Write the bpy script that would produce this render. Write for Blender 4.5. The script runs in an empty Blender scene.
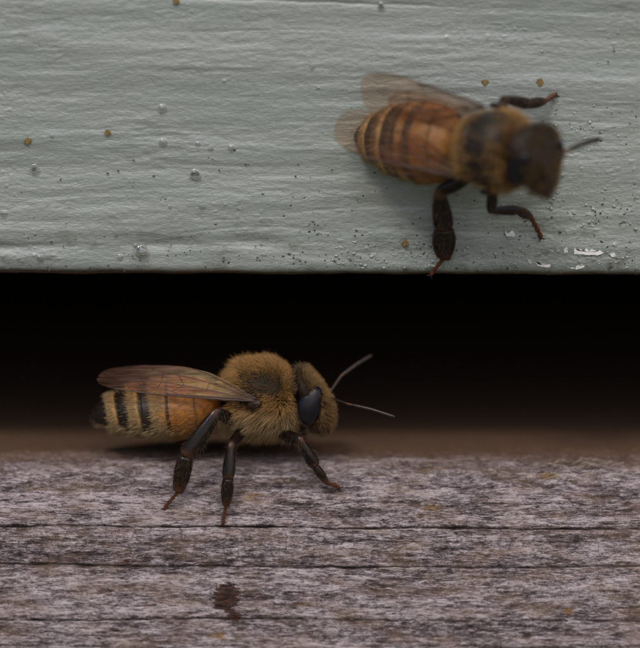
import bpy, math, random
import numpy as np
from mathutils import Vector
rng = np.random.default_rng(7)
random.seed(7)
S = bpy.context.scene
COL = S.collection
R = math.radians

# ------------------------------------------------------------------ camera, sky, sun, exposure (1 unit = 1 mm)
PITCH = R(8.5); DIST = 160.0; PXMM = 20.0
cd = bpy.data.cameras.new('camera'); cam = bpy.data.objects.new('camera', cd); COL.objects.link(cam)
cam.location = (0, -DIST*math.cos(PITCH), DIST*math.sin(PITCH))
cam.rotation_euler = (math.pi/2-PITCH, 0, 0)
cd.sensor_width = 36; cd.sensor_fit = 'HORIZONTAL'; cd.lens = 36*DIST/32.0
cd.clip_start = 1; cd.clip_end = 200000
cd.dof.use_dof = True; cd.dof.focus_distance = DIST + 0.25
cd.dof.aperture_fstop = cd.lens*1e-3/(2*4.3)
S.camera = cam
SUN_EL, SUN_AZ = R(50), R(-25)          # azimuth measured from the hive front (-Y), negative = from the left
w = bpy.data.worlds.new('World'); S.world = w; w.use_nodes = True
nt = w.node_tree; sky = nt.nodes.new('ShaderNodeTexSky'); sky.sky_type = 'NISHITA'; sky.sun_disc = False
sky.sun_elevation = SUN_EL; sky.sun_rotation = math.pi - SUN_AZ*-1; sky.dust_density = 4.0; sky.air_density = 1.0; sky.ozone_density = 1.0
nt.links.new(sky.outputs[0], nt.nodes['Background'].inputs[0]); nt.nodes['Background'].inputs[1].default_value = 0.115
sl = bpy.data.lights.new('sun', 'SUN'); sl.energy = 1.5; sl.angle = R(14); sl.color = (1, .96, .9)
so = bpy.data.objects.new('sun', sl); COL.objects.link(so)
sd = Vector((math.sin(SUN_AZ)*math.cos(SUN_EL), -math.cos(SUN_AZ)*math.cos(SUN_EL), math.sin(SUN_EL)))
so.rotation_euler = sd.to_track_quat('Z', 'Y').to_euler(); so.location = sd*300
S.view_settings.view_transform = 'Standard'; S.view_settings.look = 'None'
S.view_settings.exposure = 0.12; S.view_settings.gamma = 1

# ------------------------------------------------------------------ helpers
CAMP = np.array(cam.location); FW = np.array([0, math.cos(PITCH), -math.sin(PITCH)]); UP = np.array([0, math.sin(PITCH), math.cos(PITCH)])
def P(px, py, s):
    """photograph pixel + distance behind the plane of focus -> point of the place (mm)"""
    k = 1+s/DIST
    return np.array([(px-320)/PXMM*k, 0, 0]) + UP*((324-py)/PXMM*k) + FW*s
def PY(px, py, y):
    d = P(px, py, 0)-CAMP
    return CAMP + d*((y-CAMP[1])/d[1])

def tag(o, label=None, cat=None, group=None, kind=None):
    if label: o['label'] = label
    if cat: o['category'] = cat
    if group: o['group'] = group
    if kind: o['kind'] = kind
    return o
def empty(name, loc):
    o = bpy.data.objects.new(name, None); COL.objects.link(o); o.location = loc; o.empty_display_size = 1
    return o
def mesh_obj(name, V, F, mat, parent=None, origin=(0,0,0), smooth=True, attrs=None):
    """V (n,3) world coordinates; F list of (m,k) index arrays; origin = place of the parent empty"""
    V = np.asarray(V, np.float32)-np.asarray(origin, np.float32)
    if not isinstance(F, (list, tuple)): F = [F]
    F = [np.asarray(f, np.int32) for f in F if len(f)]
    me = bpy.data.meshes.new(name)
    me.vertices.add(len(V)); me.vertices.foreach_set('co', V.ravel())
    tot = sum(f.size for f in F); npoly = sum(len(f) for f in F)
    me.loops.add(tot); me.polygons.add(npoly)
    me.loops.foreach_set('vertex_index', np.concatenate([f.ravel() for f in F]))
    ls = []; off = 0
    for f in F:
        ls.append(off+np.arange(len(f))*f.shape[1]); off += f.size
    me.polygons.foreach_set('loop_start', np.concatenate(ls).astype(np.int32))
    me.polygons.foreach_set('use_smooth', np.full(npoly, smooth))
    me.update(calc_edges=True); me.validate()
    for k, a in (attrs or {}).items():
        a = np.asarray(a, np.float32)
        if a.ndim == 1:
            at = me.attributes.new(k, 'FLOAT', 'POINT'); at.data.foreach_set('value', a)
        elif a.shape[1] == 3 and k != 'col':
            at = me.attributes.new(k, 'FLOAT_VECTOR', 'POINT'); at.data.foreach_set('vector', a.ravel())
        else:
            at = me.attributes.new(k, 'FLOAT_COLOR', 'POINT'); at.data.foreach_set('color', np.c_[a[:, :3], np.ones(len(a))].astype(np.float32).ravel())
    me.materials.append(mat)
    o = bpy.data.objects.new(name, me); COL.objects.link(o)
    if parent: o.parent = parent
    return o

def hash01(ix, iy, seed):
    h = (ix.astype(np.int64)*374761393 + iy.astype(np.int64)*668265263 + seed*1442695041) & 0xffffffff
    h = ((h ^ (h >> 13))*1274126177) & 0xffffffff
    return ((h ^ (h >> 16)) & 0xffff)/65535.0
def vnoise(x, y, seed=0):
    """gradient noise about -1..1"""
    ix = np.floor(x); iy = np.floor(y); fx = x-ix; fy = y-iy
    ux = fx*fx*fx*(fx*(fx*6-15)+10); uy = fy*fy*fy*(fy*(fy*6-15)+10)
    def g(a, b):
        t = hash01(ix+a, iy+b, seed)*2*np.pi
        return np.cos(t)*(fx-a)+np.sin(t)*(fy-b)
    return 1.5*((g(0,0)*(1-ux)+g(1,0)*ux)*(1-uy)+(g(0,1)*(1-ux)+g(1,1)*ux)*uy)
def fbm(x, y, seed, n=4, lac=2.0, gain=.5):
    r = 0; a = 1
    for i in range(n):
        r = r+a*vnoise(x, y, seed+i*17); x = x*lac; y = y*lac; a *= gain
    return r
def sstep(a, b, x):
    t = np.clip((x-a)/(b-a), 0, 1); return t*t*(3-2*t)
def grid_faces(nr, nc, wrap=False):
    i = np.arange(nr-1)[:, None]; j = np.arange(nc if wrap else nc-1)[None, :]
    j2 = (j+1) % nc
    return np.stack([i*nc+j, i*nc+j2, (i+1)*nc+j2, (i+1)*nc+j], -1).reshape(-1, 4)
def vnormals(V, tris):
    n = np.cross(V[tris[:,1]]-V[tris[:,0]], V[tris[:,2]]-V[tris[:,0]])
    N = np.zeros_like(V)
    for k in range(3): np.add.at(N, tris[:, k], n)
    return N/(np.linalg.norm(N, axis=1, keepdims=True)+1e-12)
def unit(v):
    v = np.asarray(v, float); return v/(np.linalg.norm(v)+1e-12)
def tube(pts, rad, nseg=12, flat=1.0, flat_dir=None, caps=True):
    """tapered tube through pts; flat<1 thins it along flat_dir. Returns V, [quads, tris]"""
    pts = np.asarray(pts, float); n = len(pts); rad = np.broadcast_to(np.asarray(rad, float), (n,))
    T = np.gradient(pts, axis=0); T /= np.linalg.norm(T, axis=1, keepdims=True)+1e-12
    a = np.asarray(flat_dir, float) if flat_dir is not None else (np.array([0,0,1.]) if abs(T[0][2]) < .9 else np.array([1.,0,0]))
    V = []
    th = np.arange(nseg)/nseg*2*np.pi
    for i in range(n):
        b = a-T[i]*np.dot(a, T[i])
        if np.linalg.norm(b) < .05: b = prev
        b = unit(b); prev = b; c = np.cross(T[i], b)
        if flat_dir is None: a = b
        V.append(pts[i]+rad[i]*(flat*np.cos(th)[:,None]*b+np.sin(th)[:,None]*c))
    V = np.concatenate(V); Q = grid_faces(n, nseg, True); tr = []
    if caps:
        V = np.concatenate([V, pts[:1], pts[-1:]]); m = n*nseg
        j = np.arange(nseg); j2 = (j+1) % nseg
        tr = np.concatenate([np.stack([np.full(nseg, m), j2, j], -1), np.stack([np.full(nseg, m+1), (n-1)*nseg+j, (n-1)*nseg+j2], -1)])
    return V, [Q, tr]
def join(parts):
    """parts: list of (V,[F..]) -> V, Fs"""
    Vs = []; Fs = {}; off = 0
    for V, F in parts:
        Vs.append(V)
        for f in F:
            if len(f): Fs.setdefault(np.asarray(f).shape[1], []).append(np.asarray(f)+off)
        off += len(V)
    return np.concatenate(Vs), [np.concatenate(v) for v in Fs.values()]
def tris_of(Fs):
    out = []
    for f in Fs:
        if not len(f): continue
        f = np.asarray(f)
        if f.shape[1] == 3: out.append(f)
        else: out += [f[:, [0,1,2]], f[:, [0,2,3]]]
    return np.concatenate(out)
def resample(pts, n):
    pts = np.asarray(pts, float); d = np.r_[0, np.cumsum(np.linalg.norm(np.diff(pts, axis=0), axis=1))]
    t = np.linspace(0, d[-1], n); return np.stack([np.interp(t, d, pts[:, k]) for k in range(pts.shape[1])], -1)
def smooth(pts, it=2):
    pts = np.array(pts, float)
    for _ in range(it): pts[1:-1] = .25*pts[:-2]+.5*pts[1:-1]+.25*pts[2:]
    return pts
def icolump(r, seed, squash=1.0, sub=1, rough=.25):
    """small uneven lump, V and tris"""
    t = (1+5**.5)/2
    V = np.array([(-1,t,0),(1,t,0),(-1,-t,0),(1,-t,0),(0,-1,t),(0,1,t),(0,-1,-t),(0,1,-t),(t,0,-1),(t,0,1),(-t,0,-1),(-t,0,1)], float)
    F = [(0,11,5),(0,5,1),(0,1,7),(0,7,10),(0,10,11),(1,5,9),(5,11,4),(11,10,2),(10,7,6),(7,1,8),(3,9,4),(3,4,2),(3,2,6),(3,6,8),(3,8,9),(4,9,5),(2,4,11),(6,2,10),(8,6,7),(9,8,1)]
    V = list(V/np.linalg.norm(V[0]))
    for _ in range(sub):
        mid = {}; F2 = []
        def m(a, b):
            k = (min(a,b), max(a,b))
            if k not in mid: V.append(unit(V[a]+V[b])); mid[k] = len(V)-1
            return mid[k]
        for a, b, c in F:
            ab, bc, ca = m(a,b), m(b,c), m(c,a); F2 += [(a,ab,ca),(b,bc,ab),(c,ca,bc),(ab,bc,ca)]
        F = F2
    V = np.array(V); rr = np.random.default_rng(seed)
    o = rr.uniform(-9, 9, 3)
    k = 1+rough*vnoise(V[:,0]*1.6+o[0]+V[:,2], V[:,1]*1.6+o[1]+V[:,2]*1.3, seed)
    V = V*k[:, None]*r; V[:, 1] *= squash
    return V, np.array(F)

# ------------------------------------------------------------------ materials
def newmat(name):
    m = bpy.data.materials.new(name); m.use_nodes = True
    n = m.node_tree.nodes; l = m.node_tree.links; b = n['Principled BSDF']
    return m, n, l, b
def attr(n, name):
    a = n.new('ShaderNodeAttribute'); a.attribute_name = name; return a
def noise(n, l, vec, scale, detail=4, rough=.55, mapscale=None, dist=0):
    t = n.new('ShaderNodeTexNoise'); t.inputs['Scale'].default_value = scale; t.inputs['Detail'].default_value = detail
    t.inputs['Roughness'].default_value = rough; t.inputs['Distortion'].default_value = dist
    if mapscale:
        mp = n.new('ShaderNodeMapping'); mp.inputs['Scale'].default_value = mapscale; l.new(vec, mp.inputs[0]); vec = mp.outputs[0]
    l.new(vec, t.inputs['Vector']); return t.outputs['Fac']
def math_n(n, l, op, a, b=None, clamp=False):
    m = n.new('ShaderNodeMath'); m.operation = op; m.use_clamp = clamp
    for i, v in enumerate((a, b)):
        if v is None: continue
        if isinstance(v, (int, float)): m.inputs[i].default_value = v
        else: l.new(v, m.inputs[i])
    return m.outputs[0]
def maprange(n, l, v, a, b, c=0, d=1, smooth=True):
    m = n.new('ShaderNodeMapRange'); m.interpolation_type = 'SMOOTHSTEP' if smooth else 'LINEAR'
    l.new(v, m.inputs[0])
    for i, x in enumerate((a, b, c, d)): m.inputs[i+1].default_value = x
    return m.outputs[0]
def mixc(n, l, f, a, b, mode='MIX'):
    m = n.new('ShaderNodeMix'); m.data_type = 'RGBA'; m.blend_type = mode
    for s, v in ((0, f), (6, a), (7, b)):
        if isinstance(v, (int, float)): m.inputs[s].default_value = v
        elif isinstance(v, tuple): m.inputs[s].default_value = (*v, 1)
        else: l.new(v, m.inputs[s])
    return m.outputs[2]
def ramp(n, l, v, stops):
    r = n.new('ShaderNodeValToRGB'); l.new(v, r.inputs[0]); e = r.color_ramp.elements
    while len(e) < len(stops): e.new(.5)
    for el, (p, c) in zip(e, stops): el.position = p; el.color = (*c, 1)
    return r.outputs[0]
def bump(n, l, h, strength, dist, normal=None):
    b = n.new('ShaderNodeBump'); b.inputs['Strength'].default_value = strength; b.inputs['Distance'].default_value = dist
    l.new(h, b.inputs['Height'])
    if normal is not None: l.new(normal, b.inputs['Normal'])
    return b.outputs[0]
def simple(name, col, rough=.5, spec=.5, noise_amt=.25, scale=3.0):
    m, n, l, b = newmat(name); tc = n.new('ShaderNodeTexCoord')
    f = noise(n, l, tc.outputs['Object'], scale, 5)
    c = mixc(n, l, maprange(n, l, f, .3, .7), tuple(x*(1-noise_amt) for x in col), tuple(min(1, x*(1+noise_amt)) for x in col))
    l.new(c, b.inputs['Base Color']); b.inputs['Roughness'].default_value = rough; b.inputs['Specular IOR Level'].default_value = spec
    return m

# painted hive board
M_PAINT, n, l, b = newmat('sage_paint')
g = attr(n, 'grain_pos').outputs['Vector']; dirt = attr(n, 'dirt').outputs['Fac']
f1 = noise(n, l, g, 1, 5, .6, (.08, .5, 1)); f2 = noise(n, l, g, 1, 6, .65, (.9, 4.5, 1)); f3 = noise(n, l, g, 1, 4, .6, (5, 11, 1))
c = mixc(n, l, maprange(n, l, f1, .3, .7), (.212, .246, .234), (.258, .288, .275))
c = mixc(n, l, maprange(n, l, f2, .62, .8, 0, .35), c, (.36, .40, .39))
f4 = noise(n, l, g, 1, 5, .7, (1.3, 2.6, 1))
c = mixc(n, l, math_n(n, l, 'MULTIPLY', dirt, maprange(n, l, f4, .42, .66)), c, (.075, .07, .055))
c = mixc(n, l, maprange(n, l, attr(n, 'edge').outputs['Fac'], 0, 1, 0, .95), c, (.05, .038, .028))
l.new(c, b.inputs['Base Color'])
l.new(maprange(n, l, f2, .3, .7, .22, .36), b.inputs['Roughness'])
b.inputs['Coat Weight'].default_value = .6; b.inputs['Coat Roughness'].default_value = .22
hh = math_n(n, l, 'ADD', math_n(n, l, 'MULTIPLY', f2, .55), math_n(n, l, 'MULTIPLY', f3, .55))
l.new(bump(n, l, hh, .6, .12), b.inputs['Normal'])

# weathered landing board
M_WOOD, n, l, b = newmat('weathered_wood')
ga = attr(n, 'grain_pos'); g = ga.outputs['Vector']
w0 = noise(n, l, g, 1, 3, .5, (.10, .35, 1)); w1 = noise(n, l, g, 1, 6, .68, (1.2, 3.6, 1), .7); w2 = noise(n, l, g, 1, 7, .74, (2.7, 13, 1), .6); w3 = noise(n, l, g, 1, 5, .70, (9, 34, 1), .5)
v = math_n(n, l, 'ADD', math_n(n, l, 'MULTIPLY', w1, .27), math_n(n, l, 'ADD', math_n(n, l, 'MULTIPLY', w2, .90), math_n(n, l, 'MULTIPLY', w3, .60)))
v = math_n(n, l, 'ADD', v, math_n(n, l, 'MULTIPLY', math_n(n, l, 'SUBTRACT', w0, .5), .16))
w4 = noise(n, l, g, 1, 4, .65, (1.3, 36, 1), .2)
v = math_n(n, l, 'ADD', v, math_n(n, l, 'MULTIPLY', math_n(n, l, 'SUBTRACT', w4, .5), .55))
v = math_n(n, l, 'ADD', v, math_n(n, l, 'MULTIPLY', attr(n, 'h').outputs['Fac'], .9))
c = ramp(n, l, v, [(.70, (.019, .013, .014)), (.80, (.098, .073, .076)), (.89, (.25, .202, .214)), (.985, (.62, .54, .57))])
# checking across the grain: a net of shallow cracks in the grey skin
vc = n.new('ShaderNodeTexVoronoi'); vc.feature = 'DISTANCE_TO_EDGE'; vm = n.new('ShaderNodeMapping'); vm.inputs['Scale'].default_value = (1.5, 1.1, 1)
vd = n.new('ShaderNodeVectorMath'); vd.operation = 'MULTIPLY_ADD'; nd = n.new('ShaderNodeTexNoise'); nd.inputs['Scale'].default_value = 1.6; nd.inputs['Detail'].default_value = 2; l.new(g, nd.inputs['Vector'])
l.new(nd.outputs['Color'], vd.inputs[0]); vd.inputs[1].default_value = (.9, .9, 0); l.new(g, vd.inputs[2]); l.new(vd.outputs[0], vm.inputs[0]); l.new(vm.outputs[0], vc.inputs['Vector']); vc.inputs['Scale'].default_value = 1
net = math_n(n, l, 'MULTIPLY', maprange(n, l, vc.outputs['Distance'], .0, .075, 1, 0), math_n(n, l, 'ADD', attr(n, 'scaly').outputs['Fac'], maprange(n, l, noise(n, l, g, 1, 3, .5, (.5, .9, 1)), .48, .70, 0, .5)))
c = mixc(n, l, math_n(n, l, 'MULTIPLY', net, .34), c, (.040, .028, .028))
warm = noise(n, l, g, 1, 4, .6, (.35, 1.1, 1))
c = mixc(n, l, maprange(n, l, warm, .44, .68, 0, .8), c, mixc(n, l, .5, c, (.26, .17, .11)))
c = mixc(n, l, maprange(n, l, attr(n, 'crack').outputs['Fac'], 0, 1, 0, .95), c, (.022, .015, .012))
st = attr(n, 'stain').outputs['Fac']; stn = noise(n, l, g, 1, 6, .7, (2.2, 5.5, 1))
sm = maprange(n, l, math_n(n, l, 'ADD', st, math_n(n, l, 'MULTIPLY', math_n(n, l, 'SUBTRACT', stn, .5), 2.6)), .42, .66)
c = mixc(n, l, math_n(n, l, 'MULTIPLY', sm, .93), c, mixc(n, l, maprange(n, l, w2, .4, .62), (.010, .005, .004), (.085, .026, .010)))
st2 = attr(n, 'ochre').outputs['Fac']
sm2 = maprange(n, l, math_n(n, l, 'ADD', st2, math_n(n, l, 'MULTIPLY', math_n(n, l, 'SUBTRACT', stn, .5), 1.7)), .42, .8, 0, .8)
c = mixc(n, l, sm2, c, mixc(n, l, maprange(n, l, w2, .4, .6), (.10, .055, .02), (.36, .20, .07)))
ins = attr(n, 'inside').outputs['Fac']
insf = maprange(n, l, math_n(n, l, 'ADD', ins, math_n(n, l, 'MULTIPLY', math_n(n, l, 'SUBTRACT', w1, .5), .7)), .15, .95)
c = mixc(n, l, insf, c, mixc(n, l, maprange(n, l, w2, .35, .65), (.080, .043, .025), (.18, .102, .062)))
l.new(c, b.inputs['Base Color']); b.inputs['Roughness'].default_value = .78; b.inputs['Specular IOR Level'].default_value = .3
hh = math_n(n, l, 'ADD', math_n(n, l, 'ADD', math_n(n, l, 'MULTIPLY', w2, .8), math_n(n, l, 'MULTIPLY', w4, .4)), math_n(n, l, 'SUBTRACT', math_n(n, l, 'MULTIPLY', w3, .5), math_n(n, l, 'MULTIPLY', net, .35)))
l.new(bump(n, l, hh, 1.0, .13), b.inputs['Normal'])

M_RAW = simple('hive_interior_wood', (.16, .09, .05), .8, .3, .3, .3)
M_ROOF = simple('roof_metal', (.45, .46, .46), .45, .5, .1, .05)
M_GRASSY = simple('meadow_ground', (.17, .16, .10), .95, .1, .4, .01)
M_CHIP = simple('bare_primer', (.74, .74, .76), .7, .3, .12, 6)
M_POLLEN = simple('pollen', (.17, .12, .045), .8, .2, .35, 6)
M_FIBRE = simple('wood_fibre', (.42, .36, .27), .8, .2, .2, 4)

M_WATER, n, l, b = newmat('water')
b.inputs['Transmission Weight'].default_value = 1; b.inputs['IOR'].default_value = 1.33; b.inputs['Roughness'].default_value = .02
tc = n.new('ShaderNodeTexCoord'); l.new(bump(n, l, noise(n, l, tc.outputs['Object'], 3, 2), .06, .1), b.inputs['Normal'])

def attr_mat(name, rough, spec, nscale, namt, bscale, bstr, coat=0, sheen=0, sub=0):
    m, n, l, b = newmat(name); tc = n.new('ShaderNodeTexCoord'); o = tc.outputs['Object']
    a = attr(n, 'col').outputs['Color']
    f = noise(n, l, o, nscale, 5, .6)
    c = mixc(n, l, maprange(n, l, f, .3, .7), mixc(n, l, namt, a, (0, 0, 0)), a)
    l.new(c, b.inputs['Base Color']); b.inputs['Roughness'].default_value = rough; b.inputs['Specular IOR Level'].default_value = spec
    b.inputs['Coat Weight'].default_value = coat; b.inputs['Coat Roughness'].default_value = .15
    if bstr: l.new(bump(n, l, noise(n, l, o, bscale, 4), bstr, .03), b.inputs['Normal'])
    return m
M_BODY = attr_mat('bee_cuticle', .44, .22, 4, .45, 22, .35)
_n = M_BODY.node_tree; _n.links.new(attr(_n.nodes, 'gloss').outputs['Fac'], _n.nodes['Principled BSDF'].inputs['Specular IOR Level'])
M_LEG = attr_mat('bee_leg_cuticle', .22, .24, 5, .4, 18, .08)
M_EYE, n, l, b = newmat('bee_eye')
tc = n.new('ShaderNodeTexCoord'); vo = n.new('ShaderNodeTexVoronoi'); vo.inputs['Scale'].default_value = 22; l.new(tc.outputs['Object'], vo.inputs['Vector'])
l.new(ramp(n, l, noise(n, l, tc.outputs['Object'], 2.0, 3), [(.3, (.003, .003, .006)), (.8, (.010, .009, .013))]), b.inputs['Base Color'])
b.inputs['Roughness'].default_value = .24; b.inputs['Specular IOR Level'].default_value = .32
l.new(bump(n, l, vo.outputs['Distance'], .12, .02), b.inputs['Normal'])
# hair: diffuse + translucent + weak gloss
M_HAIR = bpy.data.materials.new('bee_hair'); M_HAIR.use_nodes = True
n = M_HAIR.node_tree.nodes; l = M_HAIR.node_tree.links; n.remove(n['Principled BSDF'])
a = attr(n, 'col'); d = n.new('ShaderNodeBsdfDiffuse'); t = n.new('ShaderNodeBsdfTranslucent'); gl = n.new('ShaderNodeBsdfGlossy'); gl.inputs['Roughness'].default_value = .4
for q in (d, t): l.new(a.outputs['Color'], q.inputs['Color'])
gl.inputs['Color'].default_value = (.6, .55, .5, 1)
m1 = n.new('ShaderNodeMixShader'); m1.inputs[0].default_value = .35; l.new(d.outputs[0], m1.inputs[1]); l.new(t.outputs[0], m1.inputs[2])
m2 = n.new('ShaderNodeMixShader'); m2.inputs[0].default_value = .08; l.new(m1.outputs[0], m2.inputs[1]); l.new(gl.outputs[0], m2.inputs[2])
l.new(m2.outputs[0], n['Material Output'].inputs[0])
# wing membrane: mostly clear, brownish, satin reflection
M_WING, n, l, b = newmat('wing_membrane')
a = attr(n, 'wing_pos').outputs['Vector']
b.inputs['Roughness'].default_value = .27; b.inputs['Specular IOR Level'].default_value = .9
wn = noise(n, l, a, 1, 4, .6, (.8, 4, 1))
l.new(mixc(n, l, maprange(n, l, wn, .35, .65), (.20, .10, .07), (.55, .33, .26)), b.inputs['Base Color'])
b.inputs['Thin Film Thickness'].default_value = 380; b.inputs['Thin Film IOR'].default_value = 1.5
l.new(bump(n, l, wn, .5, .08), b.inputs['Normal'])
tr = n.new('ShaderNodeBsdfTransparent'); tr.inputs[0].default_value = (.93, .86, .80, 1)
mx = n.new('ShaderNodeMixShader')
l.new(maprange(n, l, attr(n, 'wing_opacity').outputs['Fac'], 0, 1, 0, 1, False), mx.inputs[0])
l.new(tr.outputs[0], mx.inputs[1]); l.new(b.outputs[0], mx.inputs[2]); l.new(mx.outputs[0], n['Material Output'].inputs[0])
M_VEIN = simple('wing_vein', (.040, .016, .012), .4, .5, .2, 4)

# ------------------------------------------------------------------ setting: ground, hive
V, Q = np.array([(-9e4,-9e4,-420),(9e4,-9e4,-420),(9e4,9e4,-420),(-9e4,9e4,-420)], float), np.array([(0,1,2,3)])
tag(mesh_obj('ground', V, Q, M_GRASSY), kind='structure')

YB, ZB = 0.86, 2.35                    # front face and lower edge of the painted board
ZF = -7.05; SL = R(65)                 # hive floor height, slope of the landing board's nose
SP0 = np.array([-1.63, -10.93])        # (y,z) point of the nose face used as origin of k (up-slope)
XS = np.unique(np.round(np.r_[np.linspace(-210,-60,16), np.linspace(-60,-18.6,60), np.arange(-18.6,18.6,.058), np.linspace(18.6,60,60), np.linspace(60,210,16)], 4))

def loft_x(name, xs, prof, hfun, mat, parent, attrs_fun):
    """prof: list of (y,z) closed outline rows; hfun(X,row arrays)->offset along outline normal"""
    prof = np.array(prof); nr = len(prof); nc = len(xs)
    T = np.roll(prof, -1, 0)-np.roll(prof, 1, 0); N = np.stack([T[:,1], -T[:,0]], -1); N /= np.linalg.norm(N, axis=1, keepdims=True)
    X = np.broadcast_to(xs[None], (nr, nc)); Yp = np.broadcast_to(prof[:,0:1], (nr, nc)); Zp = np.broadcast_to(prof[:,1:2], (nr, nc))
    H = hfun(X, np.repeat(np.arange(nr)[:,None], nc, 1))
    V = np.stack([X, Yp+H*N[:,0:1], Zp+H*N[:,1:2]], -1).reshape(-1, 3)
    Vw = np.concatenate([V.reshape(nr, nc, 3), V.reshape(nr, nc, 3)[:1]])  # wrap rows by index instead
    i = np.arange(nr)[:,None]; i2 = (i+1) % nr; j = np.arange(nc-1)[None]
    Q = np.stack([i*nc+j, i*nc+j+1, i2*nc+j+1, i2*nc+j], -1).reshape(-1, 4)
    capL = np.array([[r*nc for r in range(nr)]]); capR = np.array([[r*nc+nc-1 for r in range(nr)][::-1]])
    return mesh_obj(name, V, [Q, capL, capR], mat, parent, attrs=attrs_fun(X, np.repeat(np.arange(nr)[:,None], nc, 1), H))

# ---- painted front board: outline runs down the back, along the underside, up the front
hive = tag(empty('beehive_box', (0, 100, -7)), 'wooden beehive box painted sage green above the dark entrance slot', 'beehive')
HO = (0, 100, -7)
prof = [(YB+19, 240), (YB+19, ZB+60), (YB+19, ZB)] + [(YB+y, ZB) for y in (15, 10, 6, 3, 1.6, 1.0)]
ER = .55
arc = [(YB+ER-ER*math.sin(a), ZB+ER-ER*math.cos(a)) for a in np.linspace(0, math.pi/2, 9)]
prof += arc
zs = np.r_[np.arange(ZB+ER+.055, 20.5, .058), np.linspace(20.7, 60, 50), np.linspace(65, 240, 20)]
prof += [(YB, z) for z in zs]
PZ = np.array(prof)[:,1]; PYv = np.array(prof)[:,0]
def board_h(X, r):
    z = PZ[r]; front = sstep(YB+.7, YB+.2, PYv[r]); fade = front*(np.abs(X) < 60)
    wv = z+.25*vnoise(X*.09, z*.3, 5)
    am = sstep(-.5, .6, vnoise(X*.07, z*.22, 15)); am2 = sstep(-.4, .5, vnoise(X*.16, z*.5, 19))
    h = .10*fbm(X*.035, wv*.36, 11, 3)+(.008+.018*am)*fbm(X*.11, wv*1.2, 23, 3)+(.008+.016*am2)*fbm(X*.55, wv*2.6, 31, 3)+.010*fbm(X*2.6, wv*5.5, 41, 2)
    # sharp brush / grain ridges
    rdg = 1-np.abs(fbm(X*.06, wv*.9, 57, 2)); h += .022*sstep(.78, 1, rdg)*sstep(-.2, .5, vnoise(X*.12, wv*.5, 63))
    zr = 3.95+.25*vnoise(X*.16, X*0+2, 83)+.02*(X+8); rm_ = np.clip(.35+vnoise(X*.22, X*0+9, 87), 0, 1)*sstep(1.5, -3.5, X)
    h += .24*rm_*np.exp(-((z-zr)/.27)**2)+.05*np.clip(vnoise(X*.2, X*0+5, 89), 0, 1)*np.exp(-((z-zr-1.9)/.3)**2)
    # craters of burst bubbles, dense low on the right
    dn = sstep(-.1, .55, vnoise(X*.22, z*.45, 71)+.5*sstep(9, 3, z)+.3*sstep(4, 14, X)-.35)
    h -= .05*np.clip(vnoise(X*4.5, z*5.5, 77)-.42, 0, 1)*3*dn
    # a long crack in the upper left paint
    zc = 16.2-(X+6)*.035+.05*vnoise(X*.8, X*.1, 3); h += .06*np.exp(-((z-zc)/.07)**2)*sstep(-9, -5, X)*sstep(9, 2, X)
    return h*fade + (1-front)*0 + .06*fbm(X*.3, z*0+3, 91, 3)*sstep(ZB+1.2, ZB, z)*(np.abs(X) < 60)
def board_attr(X, r, H):
    z = PZ[r]
    d = np.clip(sstep(7.5, 3.0, z)*.55+.35*sstep(.0, .6, vnoise(X*.18, z*.35, 101)), 0, 1)*sstep(-.3, .4, vnoise(X*.5, z*1.4, 103))
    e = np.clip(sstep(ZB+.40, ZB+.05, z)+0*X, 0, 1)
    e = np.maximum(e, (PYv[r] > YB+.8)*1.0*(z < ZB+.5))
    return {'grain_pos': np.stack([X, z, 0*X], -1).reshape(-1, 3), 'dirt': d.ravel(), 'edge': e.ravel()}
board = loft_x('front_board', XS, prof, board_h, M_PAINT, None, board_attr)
board.parent = hive; board.location = (-HO[0], -HO[1], -HO[2])
def box(name, x0, x1, y0, y1, z0, z1, mat, parent, origin):
    V = np.array([(x, y, z) for z in (z0, z1) for y in (y0, y1) for x in (x0, x1)], float)
    Q = np.array([(0,2,3,1),(4,5,7,6),(0,1,5,4),(2,6,7,3),(0,4,6,2),(1,3,7,5)])
    o = mesh_obj(name, V, Q, mat, parent, origin, smooth=False)
    bv = o.modifiers.new('bevel', 'BEVEL'); bv.width = 1; bv.segments = 2
    return o
box('side_wall', -210, -191, YB+19.2, 420, ZF+.2, 240, M_RAW, hive, HO)
box('side_wall', 191, 210, YB+19.2, 420, ZF+.2, 240, M_RAW, hive, HO)
box('back_wall', -190.8, 190.8, 401, 420, ZF+.2, 240, M_RAW, hive, HO)
box('entrance_post', -209.5, -191.5, YB+1, YB+19, ZF+.3, ZB-.2, M_RAW, hive, HO)
box('entrance_post', 191.5, 209.5, YB+1, YB+19, ZF+.3, ZB-.2, M_RAW, hive, HO)
box('roof', -222, 222, -12, 432, 240.5, 262, M_ROOF, hive, HO)

# ---- landing board: floor, rounded ridge, nose face 65 degrees steep
us = np.array([math.cos(SL), math.sin(SL)])
kc = (ZF-SP0[1])/us[1]; corner = SP0+us*kc; FR = 4.5; tl = FR*math.tan(SL/2)
rows = []; kk = []
for k in np.r_[np.linspace(-22, -9.2, 20), np.arange(-9.2, kc-tl, .05)]: rows.append(SP0+us*k); kk.append(k)
cc = np.array([corner[0]+tl, ZF-FR])
for a in np.linspace(math.pi-(math.pi/2-SL), math.pi/2, 62)[1:]:
    rows.append(cc+FR*np.array([math.cos(a), math.sin(a)])); kk.append(kc-tl+FR*(math.pi-(math.pi/2-SL)-a))
kR = kk[-1]
for d in np.r_[np.arange(.06, 7, .06), np.linspace(7.3, 40, 60), np.linspace(45, 419, 25)]: rows.append((cc[0]+d, ZF)); kk.append(kR+d)
nTop = len(rows)
low = SP0+us*-22
rows += [(419, ZF-10), (419, low[1]), (low[0]+40, low[1]), (low[0]+4, low[1])]; kk += [kk[-1]]*4
KK = np.array(kk); ROWS = np.array(rows)
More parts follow.
